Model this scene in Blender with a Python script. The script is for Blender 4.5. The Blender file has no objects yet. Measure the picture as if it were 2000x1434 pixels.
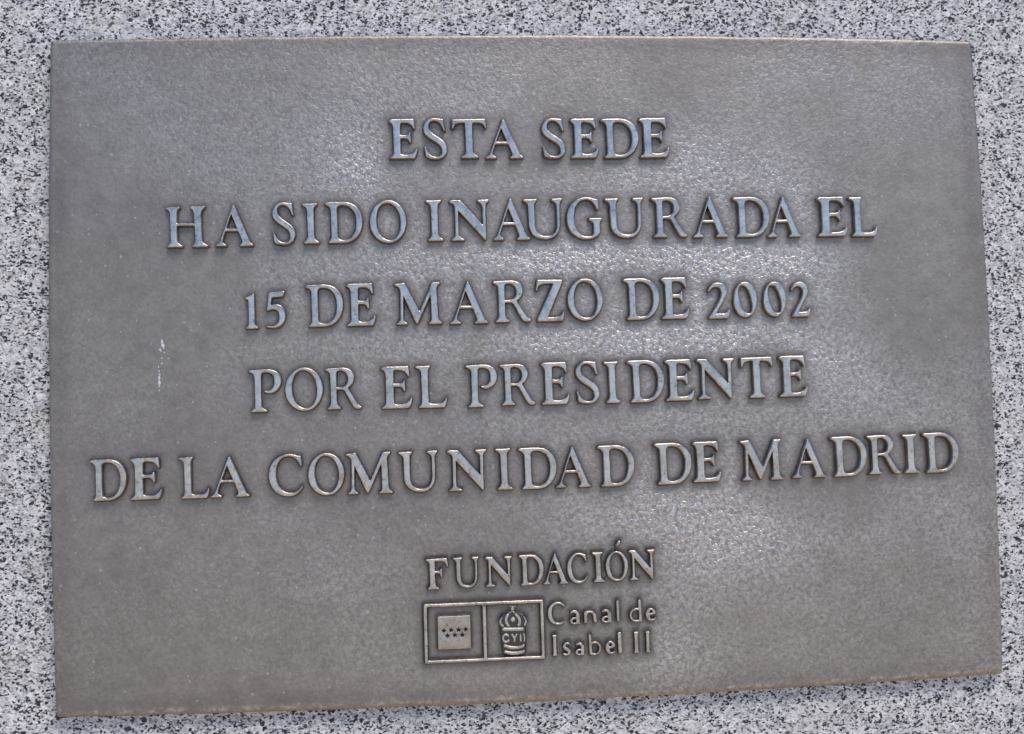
import bpy, math, random
import numpy as np
from mathutils import Vector, Matrix, kdtree, noise
from mathutils.geometry import delaunay_2d_cdt

random.seed(7)
rng = np.random.default_rng(7)
scene = bpy.context.scene
CZ = 1.50                                   # height of the plaque's centre above the pavement (m)

# ------------------------------------------------------------------ camera
cam_data = bpy.data.cameras.new("camera")
cam = bpy.data.objects.new("camera", cam_data)
scene.collection.objects.link(cam)
right = Vector((0.99563841, -0.08863239, -0.02912841))
up = Vector((0.02367637, -0.06195445, 0.99779811))
fwd = Vector((0.09024186, 0.99413578, 0.05958574))
M = Matrix((right, up, -fwd)).transposed().to_4x4()
M.translation = Vector((-0.0912, -0.84173, CZ - 0.05258))
cam.matrix_world = M
cam_data.sensor_width = 36.0
cam_data.lens = 2600 / 2000 * 36.0
cam_data.clip_start = 0.05
cam_data.clip_end = 500
cam_data.dof.use_dof = True
cam_data.dof.focus_distance = 0.845
cam_data.dof.aperture_fstop = 11.0
scene.camera = cam

# ------------------------------------------------------------------ sky and sun (veiled sky, plaque facing it)
SUN_EL, SUN_AZ = math.radians(54), math.radians(24)      # azimuth to the right of straight behind the camera
world = bpy.data.worlds.new("World")
scene.world = world
world.use_nodes = True
wn = world.node_tree.nodes
bg = wn["Background"]
sky = wn.new("ShaderNodeTexSky")
sky.sky_type = 'NISHITA'
sky.sun_disc = False
sky.sun_elevation = SUN_EL
sky.sun_rotation = math.pi - SUN_AZ
sky.air_density = 0.6
sky.dust_density = 0.0
sky.ozone_density = 4.5
world.node_tree.links.new(sky.outputs[0], bg.inputs[0])
bg.inputs[1].default_value = 0.145
sd = bpy.data.lights.new("sun", 'SUN')
sd.energy = 2.1
sd.angle = math.radians(30)
sd.color = (1.0, 0.92, 0.82)
sun = bpy.data.objects.new("sun", sd)
scene.collection.objects.link(sun)
to_sun = Vector((math.sin(SUN_AZ) * math.cos(SUN_EL), -math.cos(SUN_AZ) * math.cos(SUN_EL), math.sin(SUN_EL)))
sun.rotation_euler = to_sun.to_track_quat('Z', 'Y').to_euler()
sun.location = to_sun * 5
scene.view_settings.view_transform = 'Standard'
scene.view_settings.look = 'None'
scene.view_settings.gamma = 1.0
scene.view_settings.exposure = 0.08

# ------------------------------------------------------------------ node helpers
def new_mat(name):
    m = bpy.data.materials.new(name)
    m.use_nodes = True
    nt = m.node_tree
    b = nt.nodes["Principled BSDF"]
    return m, nt, b
def N(nt, t, **kw):
    n = nt.nodes.new(t)
    for k, v in kw.items():
        if k.startswith('i_'):
            n.inputs[k[2:].replace('_', ' ')].default_value = v
        else:
            setattr(n, k, v)
    return n
def L(nt, a, b): nt.links.new(a, b)
def ramp(nt, fac, stops, interp='LINEAR'):
    r = nt.nodes.new("ShaderNodeValToRGB")
    r.color_ramp.interpolation = interp
    e = r.color_ramp.elements
    while len(e) < len(stops): e.new(0.5)
    for el, (p, c) in zip(e, stops):
        el.position = p
        el.color = (c[0], c[1], c[2], 1) if isinstance(c, tuple) else (c, c, c, 1)
    L(nt, fac, r.inputs[0])
    return r.outputs[0]
def mix(nt, f, a, b, blend='MIX'):
    n = nt.nodes.new("ShaderNodeMix"); n.data_type = 'RGBA'; n.blend_type = blend
    for s, v in ((n.inputs[0], f), (n.inputs[6], a), (n.inputs[7], b)):
        if hasattr(v, 'node'): L(nt, v, s)
        elif isinstance(v, tuple): s.default_value = (v[0], v[1], v[2], 1)
        elif s.type == 'RGBA': s.default_value = (v, v, v, 1)
        else: s.default_value = v
    return n.outputs[2]
def mth(nt, op, a, b=None, c=None, clamp=False):
    n = nt.nodes.new("ShaderNodeMath"); n.operation = op; n.use_clamp = clamp
    for s, v in zip(n.inputs, (a, b, c)):
        if v is None: continue
        if hasattr(v, 'node'): L(nt, v, s)
        else: s.default_value = v
    return n.outputs[0]
def nz(nt, vec, scale, detail=2, rough=0.5, dist=0.0):
    n = N(nt, "ShaderNodeTexNoise"); n.inputs['Scale'].default_value = scale
    n.inputs['Detail'].default_value = detail; n.inputs['Roughness'].default_value = rough
    n.inputs['Distortion'].default_value = dist
    L(nt, vec, n.inputs['Vector'])
    return n
def objco(nt, scale=(1, 1, 1), loc=(0, 0, 0), rot=(0, 0, 0), geo=True):
    if geo: s = N(nt, "ShaderNodeNewGeometry").outputs['Position']
    else: s = N(nt, "ShaderNodeTexCoord").outputs['Object']
    m = N(nt, "ShaderNodeMapping"); L(nt, s, m.inputs[0])
    m.inputs['Scale'].default_value = scale; m.inputs['Location'].default_value = loc
    m.inputs['Rotation'].default_value = rot
    return m.outputs[0]

# ------------------------------------------------------------------ materials
def granite():
    m, nt, b = new_mat("speckled_granite")
    p0 = objco(nt)
    warp = nz(nt, p0, 420, 2, 0.6)
    w = N(nt, "ShaderNodeVectorMath", operation='SUBTRACT'); L(nt, warp.outputs['Color'], w.inputs[0]); w.inputs[1].default_value = (.5, .5, .5)
    w2 = N(nt, "ShaderNodeVectorMath", operation='SCALE'); L(nt, w.outputs[0], w2.inputs[0]); w2.inputs['Scale'].default_value = 0.0022
    w3 = N(nt, "ShaderNodeVectorMath", operation='ADD'); L(nt, p0, w3.inputs[0]); L(nt, w2.outputs[0], w3.inputs[1])
    p = w3.outputs[0]
    def cells(scale, off, stretch=(1, 1, 1)):
        mp = N(nt, "ShaderNodeMapping"); L(nt, p, mp.inputs[0]); mp.inputs['Location'].default_value = off
        mp.inputs['Scale'].default_value = stretch
        v = N(nt, "ShaderNodeTexVoronoi"); v.inputs['Scale'].default_value = scale; L(nt, mp.outputs[0], v.inputs['Vector'])
        s = N(nt, "ShaderNodeSeparateColor"); L(nt, v.outputs['Color'], s.inputs[0])
        return s.outputs
    base = cells(260, (0, 0, 0))
    fine = cells(800, (.3, .1, .7), (.8, 1, 1.25))
    dk = cells(860, (.9, .5, .2), (.78, 1, 1.25))
    big = cells(540, (.2, .8, .4))
    clump = nz(nt, p0, 95, 4, 0.65).outputs[0]
    tone = ramp(nt, base[0], [(0, (.60, .585, .59)), (.4, (.70, .68, .68)), (.75, (.77, .745, .745)), (1, (.86, .83, .82))])
    fn = ramp(nt, fine[1], [(0, .60), (.22, .82), (.6, 1.0), (1, 1.10)])
    col = mix(nt, 1.0, tone, fn, 'MULTIPLY')
    # grey quartz grains
    thr = mth(nt, 'MULTIPLY_ADD', clump, 0.9, -0.18)
    grey = mth(nt, 'LESS_THAN', fine[0], mth(nt, 'MULTIPLY', thr, 0.75))
    col = mix(nt, mth(nt, 'MULTIPLY', grey, .75), col, (.24, .25, .29))
    # black mica flecks, clumped
    blk = mth(nt, 'LESS_THAN', dk[0], mth(nt, 'MULTIPLY', thr, 0.70))
    soft = nz(nt, p0, 900, 1, .5).outputs[0]
    blkf = mth(nt, 'MULTIPLY', blk, ramp(nt, soft, [(.25, .7), (.40, 1.0)]))
    col = mix(nt, blkf, col, (.012, .012, .018))
    blk2 = mth(nt, 'LESS_THAN', big[0], mth(nt, 'MULTIPLY', thr, 0.20))
    col = mix(nt, mth(nt, 'MULTIPLY', blk2, .93), col, (.010, .010, .016))
    # faint tea-coloured stains
    st = ramp(nt, nz(nt, p0, 38, 2).outputs[0], [(.60, 0.0), (.78, .35)])
    col = mix(nt, st, col, (.60, .56, .48))
    L(nt, col, b.inputs['Base Color'])
    b.inputs['Roughness'].default_value = 0.62
    bp = N(nt, "ShaderNodeBump"); bp.inputs['Strength'].default_value = 0.5; bp.inputs['Distance'].default_value = 0.0004
    L(nt, mth(nt, 'ADD', fine[1], nz(nt, p0, 300, 3).outputs[0]), bp.inputs['Height']); L(nt, bp.outputs[0], b.inputs['Normal'])
    return m

def cast_metal(name, plate):
    """grey cast alloy: grime (attribute, metal near the lettering) is duller and browner, open field is rubbed, with sheen painted in"""
    m, nt, b = new_mat(name)
    p = objco(nt)
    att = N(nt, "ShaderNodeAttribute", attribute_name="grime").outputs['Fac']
    rub_sheen = N(nt, "ShaderNodeAttribute", attribute_name="rub_sheen").outputs['Fac']
    pd = objco(nt, scale=(.9, 1.0, .9), rot=(0, math.radians(28), 0))
    n1 = nz(nt, pd, 330, 2, 0.55, .4).outputs[0]
    n2 = nz(nt, p, 900, 2, 0.6).outputs[0]
    n3 = nz(nt, p, 14, 4, 0.6).outputs[0]
    n4 = nz(nt, p, 90, 3, 0.6).outputs[0]
    if plate:
        n1 = nz(nt, pd, 430, 2, 0.6, .6).outputs[0]
        c0 = ramp(nt, n3, [(.3, (.300, .268, .240)), (.7, (.362, .320, .284))])
        mot = ramp(nt, n4, [(.3, .88), (.7, 1.10)])
        c0 = mix(nt, 1.0, c0, mot, 'MULTIPLY')
        pit = ramp(nt, n1, [(.33, .60), (.50, 1.0), (.66, 1.45)])
        c0 = mix(nt, mth(nt, 'MULTIPLY_ADD', rub_sheen, .55, .18), c0, mix(nt, 1.0, c0, pit, 'MULTIPLY'))
        c0 = mix(nt, mth(nt, 'MULTIPLY', rub_sheen, .55), c0, mix(nt, 1.0, (.74, .67, .63), pit, 'MULTIPLY'))  # lighter base colour paints the sheen into the field
        # bright rubbed high spots of the casting skin
        vo = N(nt, "ShaderNodeTexVoronoi"); vo.inputs['Scale'].default_value = 210; L(nt, p, vo.inputs['Vector'])
        vs = N(nt, "ShaderNodeSeparateColor"); L(nt, vo.outputs['Color'], vs.inputs[0])
        rad = mth(nt, 'MULTIPLY_ADD', vs.outputs[0], .30, -.12)
        sp = mth(nt, 'LESS_THAN', vo.outputs['Distance'], rad)
        c0 = mix(nt, mth(nt, 'MULTIPLY', sp, .55), c0, (.62, .60, .58))
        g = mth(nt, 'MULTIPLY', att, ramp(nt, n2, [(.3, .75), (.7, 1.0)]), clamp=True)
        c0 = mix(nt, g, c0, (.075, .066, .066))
        oc = ramp(nt, nz(nt, p, 46, 3).outputs[0], [(.60, 0.0), (.75, .28)])
        c0 = mix(nt, oc, c0, (.30, .25, .17))
        L(nt, c0, b.inputs['Base Color'])
        b.inputs['Metallic'].default_value = 0.85
        r = mth(nt, 'MULTIPLY_ADD', rub_sheen, -.14, .50)
        r = mth(nt, 'MULTIPLY_ADD', att, .15, r, clamp=True)
        L(nt, r, b.inputs['Roughness'])
        bp = N(nt, "ShaderNodeBump"); bp.inputs['Distance'].default_value = 0.00095
        L(nt, mth(nt, 'MULTIPLY_ADD', rub_sheen, .60, .28), bp.inputs['Strength'])
        dim = nz(nt, p, 150, 2, .5, .5).outputs[0]
        L(nt, mth(nt, 'MULTIPLY_ADD', dim, .55, mth(nt, 'MULTIPLY_ADD', n2, .35, n1)), bp.inputs['Height'])
        L(nt, bp.outputs[0], b.inputs['Normal'])
    else:
        c0 = ramp(nt, n4, [(.30, (.46, .405, .365)), (.5, (.62, .555, .50)), (.7, (.74, .67, .60))])
        pit = ramp(nt, nz(nt, p, 420, 3, .65).outputs[0], [(.28, .40), (.40, .92), (.65, 1.06)])
        c0 = mix(nt, 1.0, c0, pit, 'MULTIPLY')
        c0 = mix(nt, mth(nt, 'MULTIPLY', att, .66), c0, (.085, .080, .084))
        L(nt, c0, b.inputs['Base Color'])
        b.inputs['Metallic'].default_value = 0.95
        L(nt, mth(nt, 'MULTIPLY_ADD', n4, .18, .22), b.inputs['Roughness'])
        bp = N(nt, "ShaderNodeBump"); bp.inputs['Distance'].default_value = 0.0004; bp.inputs['Strength'].default_value = 0.22
        L(nt, mth(nt, 'MULTIPLY_ADD', n2, .3, n1), bp.inputs['Height'])
        L(nt, bp.outputs[0], b.inputs['Normal'])
    return m

def paving():
    m, nt, b = new_mat("pale_paving")
    p = objco(nt)
    c = ramp(nt, nz(nt, p, 6, 5, .6).outputs[0], [(.3, (.74, .59, .39)), (.7, (.84, .68, .46))])
    L(nt, c, b.inputs['Base Color']); b.inputs['Roughness'].default_value = .8
    return m

M_GRANITE, M_PLATE, M_LETTER, M_PAVE = granite(), cast_metal("cast_alloy_field", True), cast_metal("cast_alloy_lettering", False), paving()

# ------------------------------------------------------------------ object helpers
def link(name, me, mat, parent=None, smooth=True):
    o = bpy.data.objects.new(name, me)
    scene.collection.objects.link(o)
    if mat: me.materials.append(mat)
    if smooth: me.polygons.foreach_set('use_smooth', [True] * len(me.polygons))
    if parent: o.parent = parent
    return o
def P3(x, y, h): return (x / 1000.0, -h / 1000.0, y / 1000.0)       # plaque coordinates (mm, height off the field) to metres

# ------------------------------------------------------------------ pavement and wall
me = bpy.data.meshes.new("ground")
me.from_pydata([(-60, -80, 0), (60, -80, 0), (60, 0.3, 0), (-60, 0.3, 0)], [], [(0, 1, 2, 3)])
ground = link("ground", me, M_PAVE, smooth=False); ground['kind'] = 'structure'
me = bpy.data.meshes.new("granite_wall")
x0, x1, y0, y1, z0, z1 = -1.6, 1.6, 0.0085, 0.29, 0.0, 3.0
me.from_pydata([(x0, y0, z0), (x1, y0, z0), (x1, y1, z0), (x0, y1, z0), (x0, y0, z1), (x1, y0, z1), (x1, y1, z1), (x0, y1, z1)], [],
               [(0, 1, 5, 4), (1, 2, 6, 5), (2, 3, 7, 6), (3, 0, 4, 7), (4, 5, 6, 7), (3, 2, 1, 0)])
wall = link("granite_wall", me, M_GRANITE, smooth=False)
wall['label'] = "pale grey granite wall with black speckles behind the metal plaque"; wall['category'] = "wall"

# ------------------------------------------------------------------ the plaque
plaque = bpy.data.objects.new("plaque", None)
scene.collection.objects.link(plaque)
plaque.location = (0, 0, CZ)
plaque['label'] = "rectangular grey cast metal plaque with raised Spanish inscription, fixed to speckled granite"
plaque['category'] = "plaque"

# --- glyph outlines: y down, cap height 100, own width
GL = {
'E': "M 0 4 Q 3 1 10 .5 L 63 0 Q 64 12 65 25 L 62.5 25.5 Q 58.5 13 50 10.5 Q 43 8.5 36 8.5 Q 28.5 8.5 28.5 14 L 28.5 41 L 42 41 Q 49 40.5 51.5 34 L 54 34 L 55 60 L 52 60 Q 49 49 41 48.5 L 28.5 48.5 L 28.5 84 Q 28.5 91 38 91 Q 52 91 58 87 Q 64 83 67.5 76 L 70 77 Q 69 92 63 99.5 L 1 100 L 1 97 Q 11 93 11.5 82 L 11 20 Q 10 9 0 6 Z",
'S': "M 48 2 L 50.5 2 Q 50 16 54.5 31 L 51 31 Q 44 6 27 5.5 C 17 5.5 11.5 12 12 20 C 12.5 29 19 35 31 43 C 47 53 57.5 60 57.5 75 C 57.5 91 45 100 30 100 C 20 100 12 99 5 95 Q 3 84 1 70 L 4 70 Q 12 94.5 29 95 C 40 95 46 88 45.5 79 C 45 69 38 63 26 56 C 9 46 0 38 0 25 C 0 9 12 0 27 0 C 36 0 42 2 48 2 Z",
'T': "M 1 1 L 85 0 L 86 24 Q 83.5 24 83 22 Q 81 13 76 11 Q 66 8.5 52.5 8.5 L 51.5 20 L 52 80 Q 53 92 66 96.5 L 66 100 L 23 100 L 23 96.5 Q 35 92 35 80 L 34 20 L 33.5 8.5 Q 20 8.5 14 11 Q 8 14 4 25 Q 0 24 1.5 14 Z",
'A': "M 45 0 L 49 0 L 88 90 Q 90 94 97 97 L 97 100 L 62 100 L 62 97 Q 70 94 68.5 87 L 59 63.5 L 25 63.5 L 18 84 Q 16 93 28 97 L 28 100 L 0 100 L 0 97 Q 9 94 13 84 Z M 41 21 L 27.5 57.5 L 56 57.5 Z",
'D': "M 4 1 L 44 0 C 78 0 95.5 20 95.5 47 C 95.5 78 75 100 46 100 L 8 100 L 8 97 Q 16 93 16.5 83 L 15.5 20 Q 15 9 0 6 L 0 3 Z M 31 18 L 32 82 Q 33 93.5 46 93.5 C 68 93.5 80 74 80 48 C 80 24 66 7.5 44 7.5 Q 31 8 31 18 Z",
'H': "M 0 3 Q 17 2 36 1 L 35 5 Q 28 8 28 18 L 28 42 L 70 42 L 69.5 18 Q 68.5 8 61 5 L 61 1 Q 80 2 96 0 L 96 4 Q 87 8 86.5 18 L 87.5 82 Q 88 92 103 96.5 L 103 100 L 64 100 L 64 96.5 Q 72 92 72 82 L 71 48 L 28 48 L 28.5 82 Q 29 92 42 97 L 42 100 L 4 100 L 4 97 Q 13 92 13 82 L 12 18 Q 12 8 0 6 Z",
'I': "M 0 2 Q 20 3 37 1 L 37 5 Q 28 8 28 18 L 28.5 81 Q 29 92 41 96.5 L 41 100 L 4 100 L 4 96.5 Q 13 92 13.5 81 L 12.5 19 Q 12 9 0 5.5 Z",
'O': "M 43 0 C 67 0 86 22 86 49 C 86 77 67 100 44 100 C 19 100 0 78 0 51 C 0 22 19 0 43 0 Z M 41 6 C 24 6 14.5 25 15 49 C 15.5 74 28 94 46 94 C 62 94 73 76 73 51 C 73 26 59 6 41 6 Z",
'N': "M 0 3 Q 3 0 10 0.5 L 27 1 L 81.5 63 L 81.5 18 Q 80 8 69 5 L 69 1 L 97 0 L 97 4 Q 89 8 88.5 18 L 88.5 99 L 86 100 L 79 91 L 21 26 L 21 84 Q 22 93 36 97 L 36 100 L 3 100 L 3 97 Q 13 93 13.5 84 L 13.5 18 Q 12 8 0 6 Z",
'U': "M 0 2 L 35 1 L 35 5 Q 28 8 28 18 L 28.5 62 C 29 82 38 93 56 93 C 74 93 83 82 84 64 L 84 18 Q 83 8 71 5 L 71 1 L 98 0 L 98 4 Q 91 8 91 18 L 91 62 C 90 88 76 100 55 100 C 30 100 14.5 88 14 62 L 13 18 Q 12 8 0 6 Z",
'G': "M 74 5 L 77 5 L 77 30 L 73.5 30 Q 66 5.5 48 5 C 28 5 17 24 17 47 C 17 74 29 94.5 48 94.5 C 59 94.5 65 91 65 83 L 65 66 Q 64 57 53 54.5 L 53 50.5 L 85 50.5 L 85 54 Q 79.5 57 79 66 L 79.5 84 Q 79 88 73 92 C 65 98 57 100 47 100 C 19 100 0 80 0 50 C 0 20 20 0 48 0 C 60 0 66 5 74 5 Z",
'R': "M 0 2 L 40 0 C 60 0 70.5 9 70.5 23 C 70.5 36 64 44 55 48.5 L 76 84 Q 81 93 89 95.5 L 88.5 98.5 Q 83 101 77 100 Q 70 99 66 91 L 48 57 Q 45 53 39 53 L 27.5 53 L 28 82 Q 29 93 38 97 L 38 100 L 4 100 L 4 97 Q 13 93 13.5 82 L 13 18 Q 12 8 0 5.5 Z M 27.5 14 L 27.5 47.5 L 36 47.5 C 49 47.5 56 39 56 27 C 56 14 48 7 37 7 Q 27.5 7 27.5 14 Z",
'P': "M 0 2 L 40 0 C 64 0 76 11 76 27 C 76 45 62 56.5 48 56.5 Q 40 56.5 36 53 L 36 50 Q 42 51.5 48 49.5 C 56 46.5 60.5 38 60.5 27 C 60.5 14 52 7 40 7 Q 29.5 7 29 15 L 29 82 Q 30 93 43 97 L 43 100 L 5 100 L 5 97 Q 14 93 14.5 82 L 14 18 Q 13 8 0 5.5 Z",
'M': "M 0 3 L 24 0.5 L 27 5 L 59 69 L 86 10 L 89 1 L 109 0 L 109 4 Q 101 7 100.5 17 L 103 83 Q 104 93 113 97 L 113 100 L 80 100 L 80 97 Q 88 93 87.5 83 L 86 30 L 54 98 L 50.5 98 L 21 31 L 20 84 Q 20 93 30 97 L 30 100 L 4 100 L 4 97 Q 13 93 13.5 84 L 14.5 20 Q 12 8 0 6 Z",
'Z': "M 3 0.5 L 64 1 L 63.5 7 L 27 91 L 38 91.5 Q 53 91 58 86 Q 62 82 64 77.5 L 67 78.5 Q 66 92 62 100 L 2 100 L 1.5 95 L 42.5 9.5 L 22 9.5 Q 12 10 8 14 Q 4 18 2.5 27 L 0 26 Z",
'L': "M 0 2 L 33 1 L 33 5 Q 28 8 28 18 L 28.5 84 Q 29 91.5 40 91.5 Q 57 92 62 87 Q 66 83 67.5 77 L 70 78 Q 70 90 64 100 L 6 100 L 6 97 Q 14 93 14 82 L 13 18 Q 12 8 0 5.5 Z",
'C': "M 73 5 L 76 5 L 78.5 30 L 75.5 30 Q 66 5.5 47 5 C 27 5 16.5 24 16.5 46 C 16.5 72 30 92 50 92 C 63 92 72 85 78.5 75.5 L 80 78 C 72 93 61 100 46 100 C 19 100 0 79 0 50 C 0 20 20 0 47 0 C 60 0 64 5 73 5 Z",
'F': "M 0 2 L 71 0 Q 73 12 74.5 28 L 71.5 28 Q 66 13 58 10.5 Q 48 9 30 9 L 30 41 L 42 41 Q 49 40 50.5 33 L 53.5 33 L 53.5 63 L 50.5 63 Q 49 49 42 48.5 L 30 48.5 L 31 82 Q 32 93 44 97 L 44 100 L 5 100 L 5 97 Q 14 93 14.5 82 L 13 18 Q 12 8 0 5.5 Z",
'1': "M 0 11 Q 12 7 23 0 L 25.5 0 L 26 82 Q 27 93 36 97 L 36 100 L 1 100 L 1 97 Q 9 93 10 82 L 9.5 17 L 0 15 Z",
'5': "M 9 5 L 51 0 L 53 1 L 48 15.5 L 17 18 L 13.5 39 Q 20 36 28 36 C 44 36 53.5 48 53.5 65 C 53.5 86 40 100 20 100 Q 8 100 0 96.5 L 0 94 Q 8 95.5 16 94.5 C 30 93 37.5 84 37.5 70 C 37.5 56 31 49.5 21 49.5 Q 12 49.5 6 54 L 3.5 53 Z",
'2': "M 0 22 C 6 6 17 0 29 0 C 43 0 53 9 53 23 C 53 38 40 52 20 87 L 41 87 Q 51 86 56 77 L 59 78.5 Q 58 90 54 100 L 1 100 L 1 97 C 22 66 37.5 44 37.5 28 C 37.5 18 31 12 23 12 Q 11 12 2 25 Z",
'0': "M 33 0 C 54 0 66 20 66 46 C 66 76 52 100 34 100 C 14 100 0 80 0 54 C 0 24 13 0 33 0 Z M 25 9 C 14 9 11 24 14 42 C 18 68 28 90 41 90 C 53 90 55 72 51.5 52 C 47 28 38 9 25 9 Z",
"'": "M 55 2 Q 80 -4 95 14 Q 104 34 70 66 Q 48 92 22 100 L 2 94 Q 22 60 40 24 Z",
'cC': "M 66 8 Q 74 10 74 21 Q 60 6.5 45 6.5 C 26 6.5 14.5 24 15 48 C 15.5 75 28 93.5 46 93.5 Q 58 93.5 65 86 Q 67 95 57 98.5 Q 50 100.5 42 100 C 17 99 0 80 0 50 C 0 20 18 0 43 0 Q 57 0 66 8 Z",
'a': "M 3 11 Q 14 0 30 0 C 52 0 66 16 66 42 L 66 100 L 44 99 Q 34 102 24 100 C 10 98 0 88 0 75 C 0 60 11 52 28 52 L 44 51 C 46 30 40 15 25 14 Q 12 14 5 20 Z M 44 62 C 32 60 17 62 15 75 C 14 87 24 92 32 90 C 42 88 45 78 44 62 Z",
'n': "M 2 8 Q 20 0 50 0 C 80 0 98 18 98 50 L 103 98 L 80 98 L 78 52 C 77 28 66 14 45 14 Q 30 14 24 26 L 26 98 L 3 100 Z",
'l': "M 0 2 L 11 0 L 13 98 L 1 100 Z",
'd': "M 42 2 L 51 0 L 54 98 L 30 100 C 12 100 0 88 0 70 C 0 50 14 39 30 39 L 42.5 40 Z M 43.5 47 L 30 46 C 16 47 7.5 56 8 70 C 8 84 18 93.5 30 93.5 L 44 92.5 Z",
'e': "M 42 0 C 62 0 78 14 79 36 L 76 44 L 28 55 C 28 74 38 88 54 88 Q 68 86 76 78 L 79 84 Q 66 100 46 100 C 18 100 0 80 0 50 C 0 20 18 0 42 0 Z M 27 42 L 58 33 C 56 20 50 12 41 12 C 32 13 27 24 27 42 Z",
'cI': "M 0 1 L 20 0 L 17 8 L 17 90 L 21 100 L 1 100 L 4 90 L 4 8 Z",
's': "M 48 3 L 50 18 Q 40 12 30 12 C 22 12 17 17 18 24 C 19 33 30 38 40 46 C 50 53 54 61 54 71 C 54 89 40 100 22 100 Q 10 100 1 96 L 1 82 Q 12 90 24 90 C 34 90 38 84 37 77 C 36 69 28 64 18 57 C 6 49 0 41 0 29 C 0 11 13 0 30 0 Q 40 0 48 3 Z",
'b': "M 0 2 L 9 0 L 11 40 Q 18 35 28 35 C 46 35 58 48 58 67 C 58 87 44 100 26 100 Q 10 100 3 94 Z M 12 50 L 13 86 Q 18 93 28 93 C 41 93 50 82 50 67 C 50 53 40 42 28 42 Q 17 42 12 50 Z",
}
def parse(s):
    t = s.split(); i = 0; polys = []; cur = None; pts = []
    def nums(k):
        nonlocal i
        v = [float(a) for a in t[i:i + k]]; i += k
        return v
    while i < len(t):
        c = t[i]; i += 1
        if c == 'M': cur = np.array(nums(2)); pts = [cur]
        elif c == 'L': cur = np.array(nums(2)); pts.append(cur)
        elif c == 'Q':
            a, b2, c2, d2 = nums(4); q = np.array([a, b2]); e = np.array([c2, d2])
            for u in np.linspace(0, 1, 9)[1:]: pts.append((1 - u) ** 2 * cur + 2 * u * (1 - u) * q + u * u * e)
            cur = e
        elif c == 'C':
            v = nums(6); q1, q2, e = np.array(v[:2]), np.array(v[2:4]), np.array(v[4:])
            for u in np.linspace(0, 1, 15)[1:]:
                pts.append((1 - u) ** 3 * cur + 3 * u * (1 - u) ** 2 * q1 + 3 * u * u * (1 - u) * q2 + u ** 3 * e)
            cur = e
        elif c == 'Z': polys.append(np.array(pts))
    return polys
def area(p): return 0.5 * np.sum(p[:, 0] * np.roll(p[:, 1], -1) - np.roll(p[:, 0], -1) * p[:, 1])
def resample(p, step):
    q = np.vstack([p, p[:1]]); d = np.hypot(*np.diff(q, axis=0).T); s = np.r_[0, np.cumsum(d)]
    n = max(6, int(round(s[-1] / step))); t = np.linspace(0, s[-1], n + 1)[:-1]
    return np.c_[np.interp(t, s, q[:, 0]), np.interp(t, s, q[:, 1])]
def soften(p, k):
    for _ in range(k): p = 0.25 * np.roll(p, 1, 0) + 0.5 * p + 0.25 * np.roll(p, -1, 0)
    return p
def outn(p):
    tg = np.roll(p, -1, 0) - np.roll(p, 1, 0); tg /= np.maximum(np.hypot(tg[:, 0], tg[:, 1]), 1e-9)[:, None]
    return np.c_[tg[:, 1], -tg[:, 0]]                     # outward for a CCW outline, into the hole for a CW one
def inside(pts, polys):
    r = np.zeros(len(pts), bool)
    for p in polys:
        a, b = p, np.roll(p, -1, 0)
        x, y = pts[:, 0:1], pts[:, 1:2]
        c = ((a[:, 1] > y) != (b[:, 1] > y))
        with np.errstate(divide='ignore', invalid='ignore'):
            xi = (b[:, 0] - a[:, 0]) * (y - a[:, 1]) / (b[:, 1] - a[:, 1]) + a[:, 0]
        r ^= (np.sum(c & (x < xi), axis=1) % 2).astype(bool)
    return r
def dist(pts, polys):
    d = np.full(len(pts), 1e9)
    for p in polys:
        a, b = p, np.roll(p, -1, 0); ab = b - a; l2 = np.maximum((ab ** 2).sum(1), 1e-12)
        ap = pts[:, None, :] - a[None]; t = np.clip((ap * ab).sum(2) / l2, 0, 1)
        q = ap - t[..., None] * ab
        d = np.minimum(d, np.sqrt((q ** 2).sum(2)).min(1))
    return d

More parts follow.
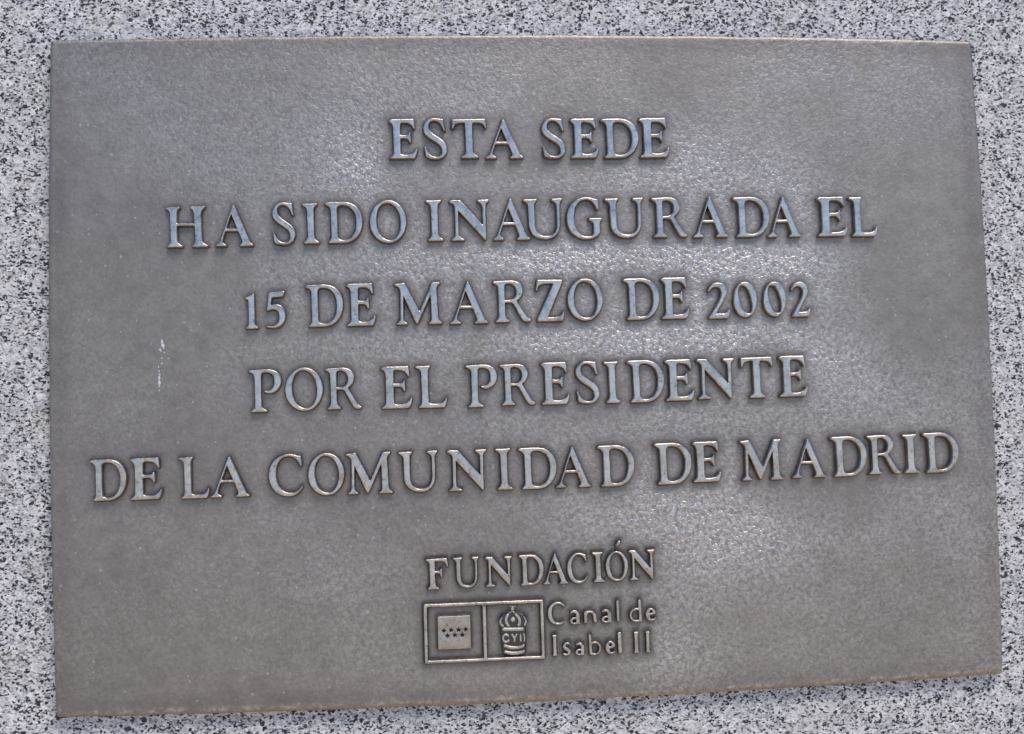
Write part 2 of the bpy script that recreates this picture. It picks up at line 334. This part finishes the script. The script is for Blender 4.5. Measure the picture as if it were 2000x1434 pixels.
RAISED = []            # outline points of everything raised, for the grime
def relief(name, polys, h, parent, mat=None, base=-0.1, rnd=0.7, pillow=0.35, step=0.45, soft=2, grid=0.9, label=None, draft=0.35, track=True):
    """a raised cast shape: rounded shoulder, drafted side wall and a slightly domed face"""
    out = []
    for i, p in enumerate(polys):
        p = soften(resample(p, step), soft)
        if track and soft:
            ph = rng.uniform(0, 90)
            wv = np.array([noise.noise((a * .45, b2 * .45, ph)) * .13 + noise.noise((a * 1.7, b2 * 1.7, ph)) * .05 for a, b2 in p])
            p = p + outn(p) * wv[:, None]
        if (area(p) < 0) == (i == 0): p = p[::-1]         # first outline CCW, holes CW
        out.append(p)
    polys = out
    if track: RAISED.extend(polys)
    bpts = np.vstack(polys); nb = len(bpts)
    ins = []
    for off in (0.22, 0.55):
        for p in polys:
            q = p - outn(p) * off; q = q[::1 if off < .3 else 2]
            ok = inside(q, polys); q = q[ok]
            if len(q):
                q = q[dist(q, polys) > off * 0.93]
            ins.append(q)
    lo, hi = bpts.min(0), bpts.max(0)
    gx, gy = np.meshgrid(np.arange(lo[0], hi[0], grid), np.arange(lo[1], hi[1], grid))
    g = np.c_[gx.ravel(), gy.ravel()] + rng.uniform(-.12, .12, (gx.size, 2))
    g = g[inside(g, polys)]
    if len(g): g = g[dist(g, polys) > 0.85]
    ins.append(g)
    ins = [q for q in ins if len(q)]
    allp = np.vstack([bpts] + ins)
    edges = []; s = 0
    for p in polys:
        n = len(p); edges += [(s + k, s + (k + 1) % n) for k in range(n)]; s += n
    vs, es, fs, ov, _, _ = delaunay_2d_cdt([Vector(v) for v in allp], edges, [], 1, 1e-4)
    v2 = np.array([tuple(v) for v in vs])
    cen = np.array([v2[list(f)].mean(0) for f in fs]); keep = inside(cen, polys)
    faces = [tuple(f) for f, k in zip(fs, keep) if k]
    faces = [f if area(v2[list(f)]) > 0 else f[::-1] for f in faces]
    d = dist(v2, polys)
    e = np.clip(d / rnd, 0, 1)
    z = h - rnd * .6 * (1 - np.sqrt(1 - (1 - e) ** 2)) + pillow * (1 - np.exp(-d / 1.4))
    wob = np.array([noise.noise((x * .12 + 3, y * .12, 1.7)) for x, y in v2]) * .10
    z = z + wob
    verts = [P3(x, y, hh) for (x, y), hh in zip(v2, z)]
    gr = list(np.zeros(len(v2)))
    # side walls
    inv = {}
    for k, lst in enumerate(ov):
        for a in lst: inv.setdefault(a, k)
    s = 0
    for p in polys:
        n = len(p); on = outn(p)
        ids = [inv.get(s + k, s + k) for k in range(n)]; s += n
        prev = ids
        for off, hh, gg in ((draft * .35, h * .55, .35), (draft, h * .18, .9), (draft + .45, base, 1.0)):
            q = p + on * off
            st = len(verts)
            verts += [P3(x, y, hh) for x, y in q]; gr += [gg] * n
            cur = list(range(st, st + n))
            for k in range(n):
                k2 = (k + 1) % n
                faces.append((prev[k], cur[k], cur[k2], prev[k2]))
            prev = cur
    me = bpy.data.meshes.new(name)
    me.from_pydata(verts, [], faces)
    me.update()
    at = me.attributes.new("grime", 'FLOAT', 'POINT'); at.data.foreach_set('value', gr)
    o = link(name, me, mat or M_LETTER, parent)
    if label: o['label'] = label
    return o
def fatten(p, w):
    p = resample(p, .25)
    if area(p) > 0: p = p[::-1]
    return p - outn(p) * w
def place(g, x0, x1, yt, yb):
    polys = parse(GL[g]); a = np.vstack(polys); lo, hi = a.min(0), a.max(0)
    jit = rng.uniform(-.12, .12, 4)
    res = []
    for p in polys:
        u = (p - lo) / (hi - lo)
        res.append(np.c_[x0 + jit[0] + (x1 + jit[1] - x0 - jit[0]) * u[:, 0], yt + (yb - yt) * u[:, 1]])
    return res

TEXT = [('E', -89.3, -71.7, 157.3, 131.9),
 ('S', -67.3, -52.6, 157.7, 131.4),
 ('T', -49.2, -27.3, 157.0, 131.9),
 ('A', -28.0, -3.8, 156.6, 131.5),
 ('S', 8.7, 23.5, 157.1, 131.1),
 ('E', 26.8, 44.8, 156.8, 131.3),
 ('D', 46.7, 71.2, 156.6, 131.1),
 ('E', 71.8, 91.0, 156.8, 131.2),
 ('H', -229.4, -203.3, 103.1, 77.4),
 ('A', -198.8, -175.5, 103.4, 77.6),
 ('S', -163.5, -149.5, 104.7, 78.0),
 ('I', -144.9, -134.5, 104.0, 78.5),
 ('D', -130.8, -107.3, 104.6, 78.6),
 ('O', -102.5, -79.7, 105.3, 78.2),
 ('I', -67.2, -56.3, 105.1, 79.0),
 ('N', -52.0, -27.0, 105.0, 78.9),
 ('A', -24.7, -1.1, 105.1, 78.9),
 ('U', -5.1, 20.2, 105.1, 79.1),
 ('G', 22.8, 45.5, 105.6, 78.7),
 ('U', 47.7, 72.8, 104.9, 79.2),
 ('R', 78.1, 101.3, 104.9, 79.1),
 ('A', 105.1, 128.0, 104.6, 78.7),
 ('D', 131.4, 155.3, 104.4, 78.5),
 ('A', 154.2, 176.3, 104.2, 78.2),
 ('E', 187.4, 207.1, 103.8, 78.1),
 ('L', 208.8, 227.1, 103.5, 77.8),
 ('1', -181.3, -173.3, 47.5, 25.5),
 ('5', -168.7, -156.6, 48.9, 25.6),
 ('D', -143.9, -120.4, 52.4, 25.9),
 ('E', -118.5, -100.3, 52.6, 25.9),
 ('M', -88.1, -58.3, 52.6, 26.1),
 ('A', -53.5, -29.3, 52.5, 25.9),
 ('R', -25.8, -1.9, 52.8, 26.3),
 ('Z', 1.6, 19.5, 52.8, 26.4),
 ('O', 21.8, 44.3, 53.1, 26.3),
 ('D', 57.9, 81.0, 52.7, 26.2),
 ('E', 82.3, 100.1, 52.8, 26.3),
 ('2', 112.9, 126.8, 49.0, 25.9),
 ('0', 129.8, 144.9, 49.1, 26.3),
 ('0', 149.3, 164.1, 48.8, 26.3),
 ('2', 167.7, 180.0, 48.5, 26.0),
 ('P', -179.8, -159.9, -0.1, -26.6),
 ('O', -157.3, -134.2, 0.4, -26.6),
 ('R', -132.8, -110.1, -0.2, -26.2),
 ('E', -97.9, -78.8, -0.2, -26.6),
 ('L', -76.2, -56.8, -0.3, -26.7),
 ('P', -44.6, -24.9, -0.4, -27.1),
 ('R', -23.1, -0.6, -0.5, -26.5),
 ('E', 2.8, 21.1, -0.1, -26.7),
 ('S', 25.6, 40.1, 0.1, -26.7),
 ('I', 43.5, 54.0, -0.3, -26.7),
 ('D', 58.5, 82.2, -0.0, -26.8),
 ('E', 83.0, 101.5, -0.1, -26.4),
 ('N', 103.6, 128.2, -0.1, -25.8),
 ('T', 132.7, 153.3, 0.2, -25.8),
 ('E', 157.5, 176.0, 0.6, -25.7),
 ('D', -277.0, -254.9, -53.2, -78.4),
 ('E', -252.8, -233.7, -53.0, -78.5),
 ('L', -223.5, -205.0, -53.3, -78.8),
 ('A', -204.3, -180.3, -53.9, -78.6),
 ('C', -168.4, -147.7, -53.2, -79.4),
 ('O', -144.2, -121.9, -53.3, -79.5),
 ('M', -121.0, -92.0, -53.6, -79.4),
 ('U', -88.4, -63.7, -53.7, -79.2),
 ('N', -57.6, -32.9, -53.8, -79.5),
 ('I', -27.4, -16.6, -53.6, -79.5),
 ('D', -12.9, 11.2, -53.7, -79.7),
 ('A', 10.6, 33.2, -54.1, -79.4),
 ('D', 37.5, 61.1, -53.7, -79.6),
 ('D', 74.0, 98.1, -53.3, -79.4),
 ('E', 98.9, 117.0, -53.1, -78.7),
 ('M', 130.0, 157.7, -52.9, -78.6),
 ('A', 163.8, 185.8, -53.6, -78.0),
 ('D', 189.5, 213.1, -52.4, -78.0),
 ('R', 213.6, 235.8, -52.2, -77.3),
 ('I', 237.3, 248.1, -52.2, -77.2),
 ('D', 251.1, 274.6, -51.7, -77.4),
 ('F', -72.9, -58.7, -121.1, -140.0),
 ('U', -55.8, -39.5, -120.9, -139.9),
 ('N', -35.8, -18.5, -121.3, -139.8),
 ('D', -14.7, 1.1, -120.9, -139.8),
 ('A', 0.9, 16.7, -120.9, -139.7),
 ('C', 16.3, 28.9, -120.9, -139.9),
 ('I', 31.9, 39.9, -120.8, -139.5),
 ('O', 40.8, 55.0, -120.6, -139.4),
 ('N', 55.5, 72.1, -120.4, -139.1),
 ("'", 47.3, 50.8, -114.1, -117.7),
 ('cC', 3.3, 13.8, -151.2, -165.1),
 ('a', 17.2, 23.0, -156.8, -165.4),
 ('n', 26.2, 33.8, -157.5, -164.8),
 ('a', 37.2, 43.2, -157.0, -165.1),
 ('l', 46.8, 48.5, -151.9, -164.4),
 ('d', 55.1, 62.6, -151.7, -165.3),
 ('e', 65.4, 71.6, -157.4, -165.0),
 ('cI', 5.5, 8.2, -171.6, -184.3),
 ('s', 12.2, 16.5, -176.6, -184.4),
 ('a', 20.0, 25.3, -177.0, -184.7),
 ('b', 28.6, 36.1, -172.2, -185.0),
 ('e', 39.1, 44.9, -176.9, -184.7),
 ('l', 47.0, 49.4, -171.6, -184.5),
 ('cI', 57.3, 60.1, -171.8, -184.7),
 ('cI', 64.8, 67.4, -171.9, -184.6)]
for g, xa, xb, yt, yb in TEXT:
    big = yt - yb > 20
    if g == "'": continue
    small = yb < -150
    nm = "numeral" if g in "152O0" and g != 'O' else "letter"
    ch = g[-1]
    pl = place(g, xa, xb, yt, yb)
    if small: pl = [fatten(q, .13 if k == 0 else -.10) for k, q in enumerate(pl)]
    lab = ("raised numeral " if nm == "numeral" else "raised small sans letter " if small else "raised serif capital ") + ch
    o = relief(nm, pl, 3.9 if big else 3.4 if not small else 2.8, plaque,
               rnd=.45 if not small else .35, pillow=.18 if not small else .12,
               step=.45 if not small else .3, soft=2 if big else 1, grid=.9 if big else .7, label=lab, draft=.35 if not small else .2)
    if g == 'O' and yb < -130:
        g2, a1, a2, b1, b2 = [t for t in TEXT if t[0] == "'"][0]
        relief("accent", place("'", a1, a2, b1, b2), 3.0, o, rnd=.6, soft=1, step=.3, grid=.6, draft=.3)

# --- logo: two-cell frame, square badge with seven cut-out stars, crowned emblem
def rect(xa, ya, xb, yb): return np.array([(xa, ya), (xb, ya), (xb, yb), (xa, yb)], float)
relief("logo_frame", [rect(-74.7, -185.8, 0.3, -149.2), rect(-72.8, -184.1, -37.9, -151.0), rect(-35.9, -184.1, -1.5, -151.0)], 2.9, plaque, rnd=.5, pillow=.1, step=.6, soft=1, draft=.25)
stars = []
for sx, sy in [(-62.5, -166.0), (-57.9, -165.8), (-53.3, -165.8), (-48.8, -165.7), (-60.3, -169.2), (-55.7, -169.1), (-51.1, -169.1)]:
    stars.append(np.array([(sx + (1.75 if k % 2 == 0 else .78) * math.sin(k * math.pi / 5), sy + (1.75 if k % 2 == 0 else .78) * math.cos(k * math.pi / 5)) for k in range(10)]))
badge = relief("badge", [rect(-66.2, -177.5, -45.8, -157.2)] + stars, 2.6, plaque, rnd=.25, pillow=.05, step=.35, soft=0, draft=.12, base=-.1)
badge.data.attributes['grime'].data.foreach_set('value', [.30] * len(badge.data.vertices))

def stroke(pts, w, n=14, taper=(1, 1)):
    pts = np.array(pts, float)
    d = np.r_[0, np.cumsum(np.hypot(*np.diff(pts, axis=0).T))]; t = np.linspace(0, d[-1], n)
    if len(pts) > 2:
        cx = np.polyfit(d, pts[:, 0], min(3, len(pts) - 1)); cy = np.polyfit(d, pts[:, 1], min(3, len(pts) - 1))
        c = np.c_[np.polyval(cx, t), np.polyval(cy, t)]
    else: c = np.c_[np.interp(t, d, pts[:, 0]), np.interp(t, d, pts[:, 1])]
    tg = np.gradient(c, axis=0); tg /= np.hypot(tg[:, 0], tg[:, 1])[:, None]; nn = np.c_[-tg[:, 1], tg[:, 0]]
    u = np.linspace(0, 1, n); ww = (w / 2) * (taper[0] * (1 - u) + taper[1] * u)
    a = c + nn * ww[:, None]; b = c - nn * ww[:, None]
    cap0 = c[0] - tg[0] * ww[0] * .7; cap1 = c[-1] + tg[-1] * ww[-1] * .7
    return np.vstack([a, [cap1], b[::-1], [cap0]])
def em(pts): return [(-19.0 + (x - 1423) * .0435, -152.0 - (y + .023 * (x - 1423) - 250) * .0437) for x, y in pts]
def circle(c, r, n=16): return np.array([(c[0] + r * math.cos(a), c[1] + r * math.sin(a)) for a in np.linspace(0, 2 * math.pi, n, endpoint=False)])
body = np.array(em([(1250, 640), (1255, 760), (1270, 945), (1345, 968), (1423, 976), (1500, 966), (1585, 940), (1600, 760), (1604, 620), (1602, 540), (1622, 480), (1612, 425), (1580, 390), (1530, 372), (1470, 350), (1440, 300), (1423, 268), (1400, 305), (1372, 350), (1310, 375), (1262, 395), (1228, 440), (1218, 480), (1240, 540)]))
emblem = relief("emblem", [body], .7, plaque, mat=M_LETTER, rnd=.3, pillow=0, soft=1, draft=.2)
emblem.data.attributes['grime'].data.foreach_set('value', [1.45] * len(emblem.data.vertices))
def er(name, polys, h=2.2, **k):
    kw = dict(rnd=.35, pillow=.15, step=.22, soft=1, grid=.5, draft=.08, base=.2); kw.update(k)
    return relief(name, polys, h, emblem, **kw)
W = .0435
for pts, w, tp in [([(1268, 425), (1240, 470), (1248, 515), (1280, 545)], 30, (.5, 1)), ([(1352, 385), (1325, 440), (1330, 495), (1362, 543)], 38, (.9, .9)),
                   ([(1462, 385), (1508, 430), (1520, 485), (1500, 535)], 40, (.7, 1)), ([(1576, 415), (1604, 455), (1605, 495), (1588, 535)], 26, (.5, 1))]:
    er("crown_arch", [stroke(em(pts), w * 1.18 * W, taper=tp)], 2.3)
er("crown_arch", [stroke(em([(1352, 385), (1385, 352), (1423, 342), (1460, 385)]), 15 * W)], 1.2)
er("crown_ball", [circle(em([(1423, 452)])[0], 34 * W)], 2.3)
er("crown_orb", [circle(em([(1420, 300)])[0], 26 * W)], 2.1)
er("crown_cross", [stroke(em([(1385, 262), (1423, 270), (1460, 262)]), 17 * W)], 1.2)
er("crown_band", [stroke(em([(1275, 592), (1568, 592)]), 46 * W)], 2.4)
er("letter", [stroke(em([(1348, 690), (1322, 668), (1280, 680), (1268, 715), (1285, 757), (1320, 768), (1350, 748)]), 32 * W, n=20)], 2.2, label="small raised letter C on the crowned emblem")
er("letter", [np.array(em([(1388, 660), (1418, 660), (1436, 698), (1456, 660), (1484, 658), (1450, 724), (1452, 770), (1424, 770), (1422, 724)]))], 2.2, label="small raised letter Y on the crowned emblem", soft=0)
er("letter", [stroke(em([(1525, 668), (1527, 765)]), 28 * W)], 2.2, label="small raised letter I on the crowned emblem")
er("letter", [stroke(em([(1570, 662), (1583, 712), (1574, 765)]), 24 * W)], 2.2, label="small raised letter I on the crowned emblem")
er("wave", [stroke(em([(1283, 822), (1340, 838), (1423, 855), (1500, 848), (1572, 822)]), 38 * W, n=20)], 2.3)
er("wave", [stroke(em([(1290, 905), (1350, 922), (1423, 932), (1500, 924), (1572, 905)]), 40 * W, n=20)], 2.3)

# --- a pale dried drip left of the text and a few spots of it
M_LIME, nt_, b_ = new_mat("dried_lime")
b_.inputs['Base Color'].default_value = (.68, .68, .70, 1); b_.inputs['Roughness'].default_value = .7
def spot(x, y, a, b2):
    k = np.linspace(0, 2 * math.pi, 14, endpoint=False); rr_ = 1 + rng.uniform(-.35, .35, 14)
    return np.c_[x + a * np.cos(k) * rr_, y + b2 * np.sin(k) * rr_]
for x, y, a, b2 in [(-233.1, 8.6, .3, .5), (-234.6, -1.6, .5, .5), (-233.6, 13.0, .5, .4), (-232.8, 18.6, .6, 1.6), (-232.3, 16.3, 1.1, 1.1), (-232.0, 14.6, .4, .4), (-234.3, 14.0, .7, .6), (-231.6, 12.0, .3, .6), (-233.2, 5.2, .55, .35),
                    (-235.1, 3.2, .3, .8), (-234.9, .5, .3, .7), (-234.9, -3.9, .6, 1.5), (-234.8, -6.8, .8, 1.5), (-234.9, -8.9, .3, .6), (-235.0, -11.4, .35, .5)]:
    relief("lime_spot", [spot(x, y, a, b2)], .28, plaque, mat=M_LIME, rnd=.2, pillow=0, step=.25, soft=1, grid=.6, draft=.1, track=False)

# --- the field of the plaque: bowed edges, rounded rim, slight unevenness, grime and rubbed metal with painted sheen as attributes
TH = 8.0
def axis(half, fine, step):
    a = np.array([0, .35, .8, 1.3, 2.0, 2.8, 3.8]) ; inner = np.arange(-half + 3.8 + step, half - 3.8 - step * .5, step)
    return np.r_[-half + a, inner, (half - a)[::-1]]
ux = axis(300, 0, 1.6); vy = axis(210, 0, 1.6)
U, V = np.meshgrid(ux, vy)
dxe = 300 - np.abs(U); dye_ = 210 - np.abs(V)
Rc = 1.7
cx_, cy_ = np.clip(Rc - dxe, 0, None), np.clip(Rc - dye_, 0, None)
mx = np.maximum(cx_, cy_); ln = np.hypot(cx_, cy_); sc = np.where(ln > 0, mx / np.maximum(ln, 1e-9), 1)
U2 = np.where((cx_ > 0) & (cy_ > 0), np.sign(U) * (300 - Rc + cx_ * sc), U)
V2 = np.where((cx_ > 0) & (cy_ > 0), np.sign(V) * (210 - Rc + cy_ * sc), V)
de = Rc - np.where((cx_ > 0) & (cy_ > 0), np.hypot(cx_ * sc, cy_ * sc), np.maximum(cx_, cy_))
de = np.where((cx_ == 0) & (cy_ == 0), np.minimum(dxe, dye_), de)
u, v = U2 / 300, V2 / 210
jx = np.vectorize(lambda a: noise.noise((a * .035, 4.1, 0)) * .5 + noise.noise((a * .2, 9.1, 0)) * .22)
X = u * (298.9 + 2.6 * (1 - v ** 2)) + np.abs(u) ** 20 * jx(V2 + 500 * np.sign(u))
Y = v * (208.8 + np.where(v > 0, 4.0, 3.9) * (1 - u ** 2)) + np.abs(v) ** 20 * jx(U2 + 900 * np.sign(v))
Y = Y - .6 * (v > 0) * v * u
rr = np.where(V < 0, np.where(dye_ < 6, 3.0, 1.8), 1.8)
e = np.clip(de / rr, 0, 1)
H = -.42 * rr * (1 - e) ** 1.6
lowf = np.vectorize(lambda a, b: noise.noise((a * .012, b * .012, 2.2)) * .45 + noise.noise((a * .05, b * .05, 7.2)) * .10 + noise.noise((a * .2, b * .2, 5.2)) * .045)
H = H + lowf(X, Y) * np.clip(de / 5, 0, 1) * .45
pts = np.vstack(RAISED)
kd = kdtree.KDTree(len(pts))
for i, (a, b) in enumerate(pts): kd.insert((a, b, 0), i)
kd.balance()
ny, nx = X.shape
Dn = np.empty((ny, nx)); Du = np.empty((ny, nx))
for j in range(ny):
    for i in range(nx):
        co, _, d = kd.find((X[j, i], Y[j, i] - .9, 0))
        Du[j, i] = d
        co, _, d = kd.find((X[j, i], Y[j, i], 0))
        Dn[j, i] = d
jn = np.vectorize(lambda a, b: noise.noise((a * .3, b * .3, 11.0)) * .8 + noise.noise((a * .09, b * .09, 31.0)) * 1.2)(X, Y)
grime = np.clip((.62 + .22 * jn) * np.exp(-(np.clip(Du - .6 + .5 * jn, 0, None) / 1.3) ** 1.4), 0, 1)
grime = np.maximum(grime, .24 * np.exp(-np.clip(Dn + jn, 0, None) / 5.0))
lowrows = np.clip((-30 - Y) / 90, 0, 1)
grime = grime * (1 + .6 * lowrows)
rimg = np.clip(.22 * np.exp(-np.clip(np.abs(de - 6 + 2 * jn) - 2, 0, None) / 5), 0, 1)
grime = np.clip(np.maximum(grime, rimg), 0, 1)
# painted sheen: bright patches set across the field, over some random rubbing
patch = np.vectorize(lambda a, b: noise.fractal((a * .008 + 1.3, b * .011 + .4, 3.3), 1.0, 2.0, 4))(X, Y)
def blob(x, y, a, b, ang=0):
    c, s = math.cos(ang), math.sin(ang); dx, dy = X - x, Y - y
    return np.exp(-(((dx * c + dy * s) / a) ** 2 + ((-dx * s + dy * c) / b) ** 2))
sheen = (.7 * blob(-105, 125, 26, 26) + .7 * blob(2, 146, 10, 12) + .8 * blob(20, 118, 60, 10) + .9 * blob(120, 65, 90, 14, -.1) + .9 * blob(10, 68, 60, 12)
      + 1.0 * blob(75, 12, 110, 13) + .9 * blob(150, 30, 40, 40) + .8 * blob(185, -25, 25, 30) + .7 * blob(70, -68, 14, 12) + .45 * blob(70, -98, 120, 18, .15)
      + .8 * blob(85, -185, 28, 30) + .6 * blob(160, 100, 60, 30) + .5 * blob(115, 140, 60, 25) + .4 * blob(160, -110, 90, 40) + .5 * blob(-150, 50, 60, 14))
sheen = sheen * .62 + .50 * blob(80, 20, 200, 85, -.35) + .38 * blob(120, -75, 170, 75) + .35 * blob(180, -5, 40, 50) + .25 * blob(95, -175, 40, 40)
rub_sheen = np.clip((sheen * (.85 + .8 * patch) + .08 + .25 * patch), 0, 1) * np.clip((Dn - 1.2 + jn) / 6.0, 0, 1)
rub_sheen = np.clip(rub_sheen, 0, 1)
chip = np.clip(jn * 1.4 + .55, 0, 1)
rub_sheen = np.maximum(rub_sheen, chip * (Y < 0) * np.clip(1 - np.abs(de - 2.6) / 2.0, 0, 1) * (dye_ < 6))  # bottom rim: painted reflection, broken up by bright chips
rub_sheen = np.maximum(rub_sheen, .12 * (de < 1.8) * ((Y > 0) & (dye_ < 3) | (X > 0) & (dxe < 3)))  # faint gleam painted along the top and right rims
idx = np.arange(nx * ny).reshape(ny, nx)
verts = np.c_[X.ravel(), -H.ravel(), Y.ravel()] / 1000.0
faces = np.c_[idx[:-1, :-1].ravel(), idx[:-1, 1:].ravel(), idx[1:, 1:].ravel(), idx[1:, :-1].ravel()].tolist()
ring = list(idx[0, :]) + list(idx[1:, -1]) + list(idx[-1, -2::-1]) + list(idx[-2:0:-1, 0])
verts = verts.tolist(); n0 = len(verts); nr = len(ring)
for k in ring: verts.append([verts[k][0], TH / 1000 + .0004, verts[k][2]])
for k in range(nr):
    k2 = (k + 1) % nr; faces.append((ring[k2], ring[k], n0 + k, n0 + k2))
faces.append([n0 + k for k in range(nr)][::-1])
me = bpy.data.meshes.new("plate"); me.from_pydata(verts, [], faces); me.update()
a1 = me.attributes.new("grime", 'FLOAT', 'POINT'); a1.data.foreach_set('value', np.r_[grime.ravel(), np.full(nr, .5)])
a2 = me.attributes.new("rub_sheen", 'FLOAT', 'POINT'); a2.data.foreach_set('value', np.r_[rub_sheen.ravel(), np.zeros(nr)])
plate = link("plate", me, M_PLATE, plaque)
print("verts", len(verts), "objects", len(scene.objects))
